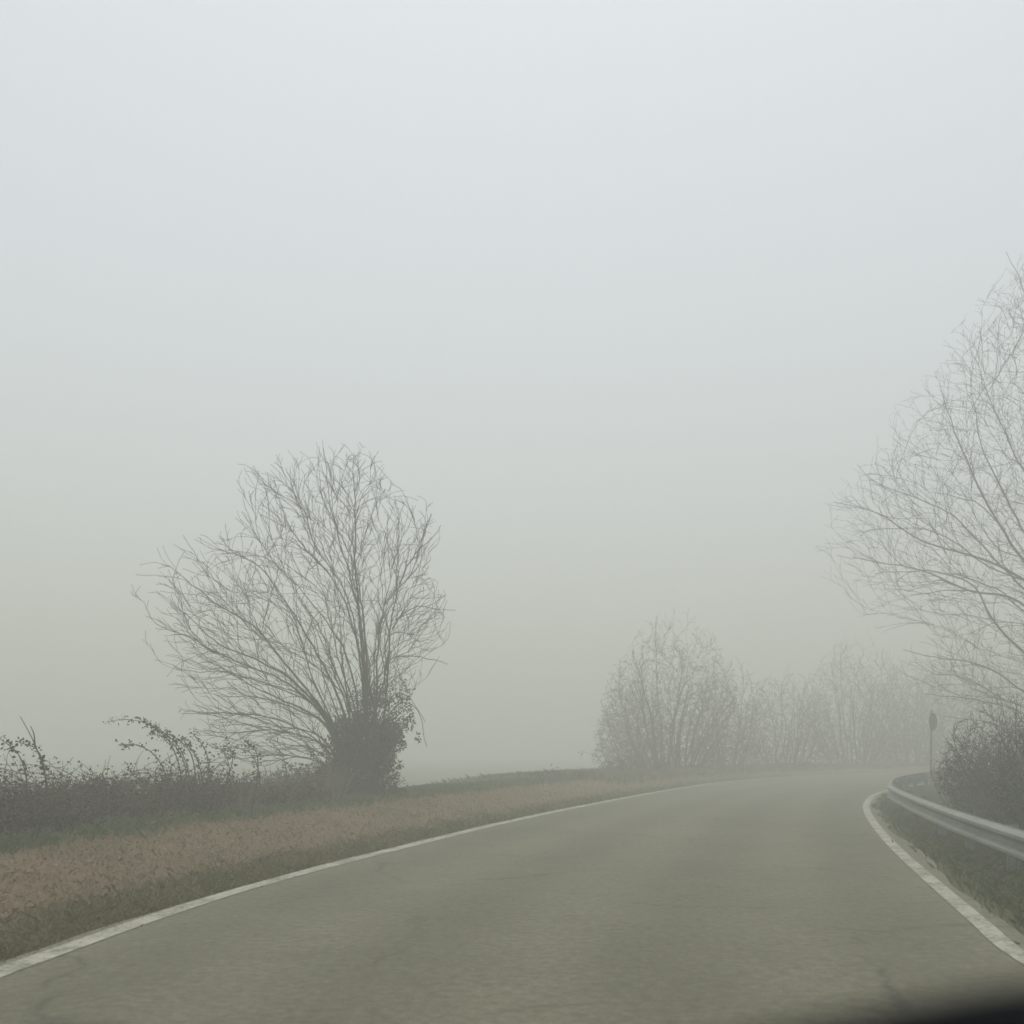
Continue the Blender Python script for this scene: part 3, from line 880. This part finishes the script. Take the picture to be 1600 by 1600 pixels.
# olive grass close to the asphalt, left
q, dd, off = scatter(-1, 4.0, 45, 0.14, 0.95, 38000, rng, 1.4)
k_ = clumped(q, 2.6, rng, 0.3); q, dd = q[k_], dd[k_]
V1, F1 = blades(q, 0.065, 0.0045, dd, rng)
tag(link_mesh("verge_grass", V1, F1, M_grass), "olive short grass between the left white line and the brown leaf strip", "grass", kind="stuff")
# fresh green grass at the hedge foot
q, dd, off = scatter(-1, 7.0, 40, 2.75, 4.4, 38000, rng, 0.9)
k_ = clumped(q, 1.5, rng, 0.06); q, dd = q[k_], dd[k_]
V1, F1 = blades(q, 0.12, 0.005, dd, rng)
tag(link_mesh("hedge_grass", V1, F1, M_green), "fresh green grass at the foot of the left hedge", "grass", kind="stuff")
# leaf litter and flattened dry grass
q, dd, off = scatter(-1, 4.0, 48, 0.7, 3.7, 46000, rng)
k_ = clumped(q, 1.9, rng, 0.45) & (rng.uniform(size=len(q)) < np.clip(1 - abs(off - 2.3) / 1.9, 0.1, 1) + 0.2)
q, dd = q[k_], dd[k_]
z = grid_z(q[:, 0], q[:, 1]) + rng.uniform(0.0, 0.03, len(q))
V1, F1 = leaf_cloud(np.column_stack([q, z]), 0.042, rng, flat=0.88)
tag(link_mesh("leaf_litter", V1, F1, M_deadleaf), "brown fallen leaves covering the left verge", "leaves", kind="stuff")
q, dd, off = scatter(-1, 4.0, 48, 0.9, 3.9, 24000, rng)
k_ = clumped(q, 2.3, rng, 0.3); q, dd = q[k_], dd[k_]
V1, F1 = blades(q, 0.055, 0.0045, dd, rng)
tag(link_mesh("dry_grass", V1, F1, M_straw), "flattened dry grass among the brown leaves on the left verge", "grass", kind="stuff")
# tall dry grass along the far crest
q, dd, off = scatter(-1, 31, 58.5, 1.6, 8.5, 26000, rng)
k_ = clumped(q, 0.9, rng, 0.35); q, dd = q[k_], dd[k_]
V1, F1 = blades(q, 0.2, 0.0045, dd, rng)
tag(link_mesh("crest_grass", V1, F1, M_grass), "tall rough grass along the crest below the fogged trees", "grass", kind="stuff")
# right verge
q, dd, off = scatter(1, 4.0, 38, 0.42, 2.2, 64000, rng)
k_ = clumped(q, 2.2, rng, 0.5); q, dd = q[k_], dd[k_]
V1, F1 = blades(q, 0.10, 0.005, dd, rng)
tag(link_mesh("rail_grass", V1, F1, M_railgrass), "rough olive grass between the right white line and the guardrail", "grass", kind="stuff")

# pale stones at the hedge foot
def stone(label, x, y, s, seed):
    rng = np.random.default_rng(seed)
    import bmesh
    bm = bmesh.new()
    bmesh.ops.create_icosphere(bm, subdivisions=2, radius=1)
    for v in bm.verts:
        k_ = 1 + 0.22 * math.sin(v.co.x * 3 + seed) * math.cos(v.co.y * 4) + rng.normal() * 0.05
        v.co = (v.co.x * s * 1.5 * k_, v.co.y * s * k_, v.co.z * s * 0.55 * k_)
    me = bpy.data.meshes.new("stone"); bm.to_mesh(me); bm.free()
    me.materials.append(M_stone)
    o = bpy.data.objects.new("stone", me); COL.objects.link(o)
    o.location = (x, y, hz(x, y) + s * 0.25); o.rotation_euler[2] = rng.uniform(0, 3)
    tag(o, label, "stone", "pale stones at the hedge foot")
M_stone = island_mat("pale_stone", (0.38, 0.36, 0.32), (0.45, 0.43, 0.38), (0.5, 0.48, 0.44))
x, y = along_left(12.9, 3.3); stone("pale flat stone lying at the left hedge's foot, the larger one", x, y, 0.055, 1)
x, y = along_left(12.3, 3.3); stone("small pale stone at the left hedge's foot near the photo edge", x, y, 0.03, 2)

# ------------------------------------------------------------------ guardrail
m, nt, p = new_mat("galvanised_steel")
tc = N(nt, "ShaderNodeTexCoord")
f = noise(nt, tc.outputs["Object"], 3.0, 6, 0.65)
f2 = noise(nt, tc.outputs["Object"], 26.0, 4, 0.6)
col = ramp(nt, f, [(0.3, (0.21, 0.225, 0.195)), (0.6, (0.29, 0.305, 0.265)), (0.8, (0.37, 0.38, 0.33))])
nt.links.new(mixc(nt, 1.0, col, ramp(nt, f2, [(0.3, 0.85), (0.7, 1.1)]), "MULTIPLY"), p.inputs["Base Color"])
p.inputs["Metallic"].default_value = 0.25
p.inputs["Roughness"].default_value = 0.6
M_steel = m

def guardrail():
    sel = (Rc[:, 1] > -14) & (Rc[:, 1] < 60)
    P = Rc[sel]; n = Rn[sel]; t = Rt[sel]
    off = np.interp(P[:, 1], [0, 10, 14, 23, 35, 60], [1.05, 0.98, 0.82, 0.52, 0.55, 0.6])
    line = resample(P + n * off[:, None], 0.25)
    nn, tt = normals(line)
    root = empty("guardrail", (line[60, 0], line[60, 1], -0.28))
    tag(root, "galvanised steel guardrail curving along the right verge", "guardrail")
    ox, oy, oz = root.location
    prof = [(0.0, 0.0), (0.006, 0.014), (0.076, 0.040), (0.083, 0.050), (0.083, 0.080), (0.076, 0.092), (0.010, 0.128), (0.002, 0.140), (0.002, 0.170),
            (0.010, 0.182), (0.076, 0.218), (0.083, 0.230), (0.083, 0.260), (0.076, 0.270), (0.006, 0.296), (0.0, 0.310)]
    th = 0.004
    ring = prof + [(a - th - 0.001, b) for a, b in reversed(prof)]
    zt = 0.45
    n_ = len(line)
    def beam(name, ln, nm, grow, par):
        k_ = len(ring); c_ = len(ln)
        Vv = np.empty((c_, k_, 3))
        for j, (a, b) in enumerate(ring):
            Vv[:, j, 0] = ln[:, 0] - nm[:, 0] * (a + grow) - ox
            Vv[:, j, 1] = ln[:, 1] - nm[:, 1] * (a + grow) - oy
            Vv[:, j, 2] = zt - 0.31 + b - oz
        Ff = [tuple(range(k_))[::-1], tuple(range((c_ - 1) * k_, c_ * k_))]
        for i in range(c_ - 1):
            for j in range(k_):
                j2 = (j + 1) % k_
                Ff.append((i * k_ + j, i * k_ + j2, (i + 1) * k_ + j2, (i + 1) * k_ + j))
        return link_mesh(name, Vv.reshape(-1, 3), Ff, M_steel, par)
    rb = beam("rail_beam", line, nn, 0.0, root)
    for i in range(4, n_ - 4, 18):
        q = line[i:i + 2].copy(); q[1] = q[0] + (q[1] - q[0]) * 1.1
        beam("splice_plate", q, nn[i:i + 2], 0.0045, rb)
    def boxv(c, ax, ay, hx, hy, z0, z1):
        q = []
        for z in (z0, z1):
            for sx, sy in ((-1, -1), (1, -1), (1, 1), (-1, 1)):
                e = c + ax * hx * sx + ay * hy * sy
                q.append((e[0] - ox, e[1] - oy, z - oz))
        return q
    FB = [(0, 3, 2, 1), (4, 5, 6, 7), (0, 1, 5, 4), (1, 2, 6, 5), (2, 3, 7, 6), (3, 0, 4, 7)]
    for i in range(4, n_ - 4, 9):
        a, b = nn[i], tt[i]
        c = line[i] + a * 0.16
        g = hz(c[0], c[1])
        # channel-section post: web + two flanges
        vs, fs = [], []
        for cc, hx, hy in ((c + b * 0.028, 0.055, 0.003), (c + a * 0.0525 , 0.003, 0.025), (c - a * 0.0525, 0.003, 0.025)):
            o_ = len(vs); vs += boxv(cc, a, b, hx, hy, g - 0.25, 0.43); fs += [tuple(v + o_ for v in f_) for f_ in FB]
        pst = link_mesh("post", vs, fs, M_steel, root)
        vs = boxv(line[i] + a * 0.048, a, b, 0.040, 0.045, 0.20, 0.385)
        link_mesh("spacer", vs, FB, M_steel, pst)
guardrail()

# ------------------------------------------------------------------ round sign beyond the rail
def sign():
    d = 33.5
    x, y = spot(1455, d)
    g = hz(x, y)
    root = empty("road_sign", (x, y, g), R(44))
    tag(root, "small round road sign seen almost edge-on on a post beyond the guardrail", "road sign")
    m, nt, p = new_mat("sign_back"); p.inputs["Base Color"].default_value = (0.12, 0.122, 0.12, 1); p.inputs["Roughness"].default_value = 0.6
    m2, nt2, p2 = new_mat("post_metal"); p2.inputs["Base Color"].default_value = (0.22, 0.225, 0.22, 1); p2.inputs["Roughness"].default_value = 0.55; p2.inputs["Metallic"].default_value = 0.3
    T = Tubes(); H = 2.5
    T.add([(0, 0, -0.2), (0, 0, 1.0), (0, 0, H)], [0.03] * 3, 14)
    T.add([(0, 0, H), (0, 0, H + 0.012)], [0.032, 0.004], 14)
    T.build("post", m2, root)
    n = 40; r = 0.28; zc = 2.14
    vs = []; fs = []
    for (yy, rr) in ((-0.052, r - 0.004), (-0.05, r), (-0.066, r), (-0.066, r - 0.014), (-0.058, r - 0.018)):
        for k_ in range(n):
            a = 2 * math.pi * k_ / n
            vs.append((math.cos(a) * rr, yy, zc + math.sin(a) * rr))
    for s_ in range(4):
        for k_ in range(n):
            k2 = (k_ + 1) % n
            fs.append((s_ * n + k_, s_ * n + k2, (s_ + 1) * n + k2, (s_ + 1) * n + k_))
    fs.append(tuple(range(n))[::-1]); fs.append(tuple(range(4 * n, 5 * n)))
    link_mesh("sign_plate", vs, fs, m, root)
    for zz in (2.0, 2.28):
        vs = []
        for z in (zz - 0.02, zz + 0.02):
            for sx, sy in ((-0.05, -0.05), (0.05, -0.05), (0.05, 0.036), (-0.05, 0.036)):
                vs.append((sx, sy, z))
        link_mesh("clamp", vs, [(0, 3, 2, 1), (4, 5, 6, 7), (0, 1, 5, 4), (1, 2, 6, 5), (2, 3, 7, 6), (3, 0, 4, 7)], m2, root)
sign()

# ------------------------------------------------------------------ the car's dashboard in front of the viewer
def dashboard():
    m, nt, p = new_mat("dash_plastic")
    tc = N(nt, "ShaderNodeTexCoord")
    f = noise(nt, tc.outputs["Object"], 260, 3, 0.6)
    nt.links.new(ramp(nt, f, [(0.3, (0.003, 0.0035, 0.005)), (0.7, (0.005, 0.006, 0.008))]), p.inputs["Base Color"])
    p.inputs["Roughness"].default_value = 0.75
    p.inputs["Specular IOR Level"].default_value = 0.05
    bump(nt, p, f, 0.3, 0.001)
    root = empty("dashboard", (0.0, 0.26, 0.9))
    tag(root, "black out-of-focus car dashboard in the bottom right corner", "dashboard")
    # top pad: lofted from left to right, crest near the viewer, falling away to the windscreen foot
    xs = np.linspace(-0.62, 0.86, 75)
    yl = np.array([-0.02, -0.015, 0.0, 0.02, 0.05, 0.10, 0.18, 0.28, 0.40, 0.50, 0.52, 0.50])
    zl = np.array([-0.22, -0.05, -0.012, 0.0, -0.006, -0.024, -0.065, -0.125, -0.20, -0.27, -0.30, -0.34])
    crest = 1.190 + 0.0515 * sstep(xs, -0.13, 0.22) - 0.025 * sstep(xs, 0.36, 0.62)
    Vv = np.empty((len(xs), len(yl), 3))
    for i, x_ in enumerate(xs):
        bow = 0.06 * (x_ - 0.1) ** 2
        Vv[i, :, 0] = x_
        Vv[i, :, 1] = yl - bow * 0.5
        Vv[i, :, 2] = crest[i] + zl - 0.9
    k_ = len(yl); Ff = []
    for i in range(len(xs) - 1):
        for j in range(k_ - 1):
            a = i * k_ + j
            Ff.append((a, a + k_, a + k_ + 1, a + 1))
        a = i * k_ + k_ - 1
        Ff.append((a, a + k_, (i + 1) * k_, i * k_))
    Ff.append(tuple(range(k_))); Ff.append(tuple(range((len(xs) - 1) * k_, len(xs) * k_))[::-1])
    link_mesh("top_pad", Vv.reshape(-1, 3), Ff, m, root, smooth=True)
    # lower fascia below it
    vs = []
    for z in (-0.28, 0.085):
        for sx, sy in ((-0.60, -0.006), (0.84, -0.006), (0.84, 0.44), (-0.60, 0.44)):
            vs.append((sx, sy + (0.0 if z > 0 else 0.06), z - 0.02 * (sy > 0.2)))
    link_mesh("fascia", vs, [(0, 3, 2, 1), (4, 5, 6, 7), (0, 1, 5, 4), (1, 2, 6, 5), (2, 3, 7, 6), (3, 0, 4, 7)], m, root)
dashboard()

# ------------------------------------------------------------------ fog
def haze():
    x0, x1, y0, y1, z0, z1 = -420, 420, -160, 440, -2.6, 16.9
    vs = [(x, y, z) for z in (z0, z1) for x, y in ((x0, y0), (x1, y0), (x1, y1), (x0, y1))]
    m = bpy.data.materials.new("fog"); m.use_nodes = True
    nt = m.node_tree; nt.nodes.clear()
    out = N(nt, "ShaderNodeOutputMaterial")
    v = N(nt, "ShaderNodeVolumePrincipled")
    v.inputs["Color"].default_value = (0.968, 0.975, 0.912, 1)
    v.inputs["Density"].default_value = FOG
    v.inputs["Density Attribute"].default_value = ""
    v.inputs["Anisotropy"].default_value = 0.3
    nt.links.new(v.outputs[0], out.inputs["Volume"])
    m.cycles.homogeneous_volume = True
    o = link_mesh("haze", vs, [(0, 3, 2, 1), (4, 5, 6, 7), (0, 1, 5, 4), (1, 2, 6, 5), (2, 3, 7, 6), (3, 0, 4, 7)], m)
    tag(o, "thick pale fog lying over the whole road and fields", "fog", kind="stuff")
FOG = 0.0222
haze()

# ------------------------------------------------------------------ sky and sun
SUN_EL, SUN_AZ = 72.0, 4.0          # degrees above the horizon, to the right of straight ahead
w = bpy.data.worlds.new("World"); scene.world = w; w.use_nodes = True
nt = w.node_tree
bg = nt.nodes["Background"]
sky = N(nt, "ShaderNodeTexSky", sky_type="NISHITA")
sky.sun_disc = False
sky.sun_elevation = R(SUN_EL); sky.sun_rotation = R(SUN_AZ)
sky.air_density = 1.0; sky.dust_density = 6.0; sky.ozone_density = 1.0
# cloud deck above the fog: mostly even pale grey, a little of the clear sky's gradient left in it
c = mixc(nt, 0.62, sky.outputs[0], (8.3, 8.9, 9.4))
nt.links.new(c, bg.inputs["Color"])
bg.inputs["Strength"].default_value = 0.112
sl = bpy.data.lights.new("sun", "SUN"); sl.energy = 0.5; sl.angle = R(14); sl.color = (1.0, 0.95, 0.84)
so = bpy.data.objects.new("sun", sl); COL.objects.link(so)
so.rotation_euler = (R(-(90 - SUN_EL)) , 0, R(-SUN_AZ))
# lamp shines along -Z: from the front-upper side back towards the viewer
so.location = (10, 60, 60)

# ------------------------------------------------------------------ camera
cd = bpy.data.cameras.new("camera")
cd.sensor_width = 36; cd.sensor_fit = "HORIZONTAL"
cd.lens = 36 * 1650 / 1600
cd.shift_y = 365 / 1600
cd.clip_start = 0.02; cd.clip_end = 2000
cd.dof.use_dof = True; cd.dof.focus_distance = 16.0; cd.dof.aperture_fstop = 2.3
cam = bpy.data.objects.new("camera", cd); COL.objects.link(cam)
cam.location = (0, 0, 1.30); cam.rotation_euler = (R(90), 0, 0)
scene.camera = cam

scene.view_settings.view_transform = "Standard"
scene.view_settings.look = "None"
scene.view_settings.exposure = 0.06
scene.view_settings.gamma = 1.0
scene.cycles.use_denoising = True
scene.cycles.max_bounces = 8
scene.cycles.volume_bounces = 4
scene.cycles.diffuse_bounces = 3
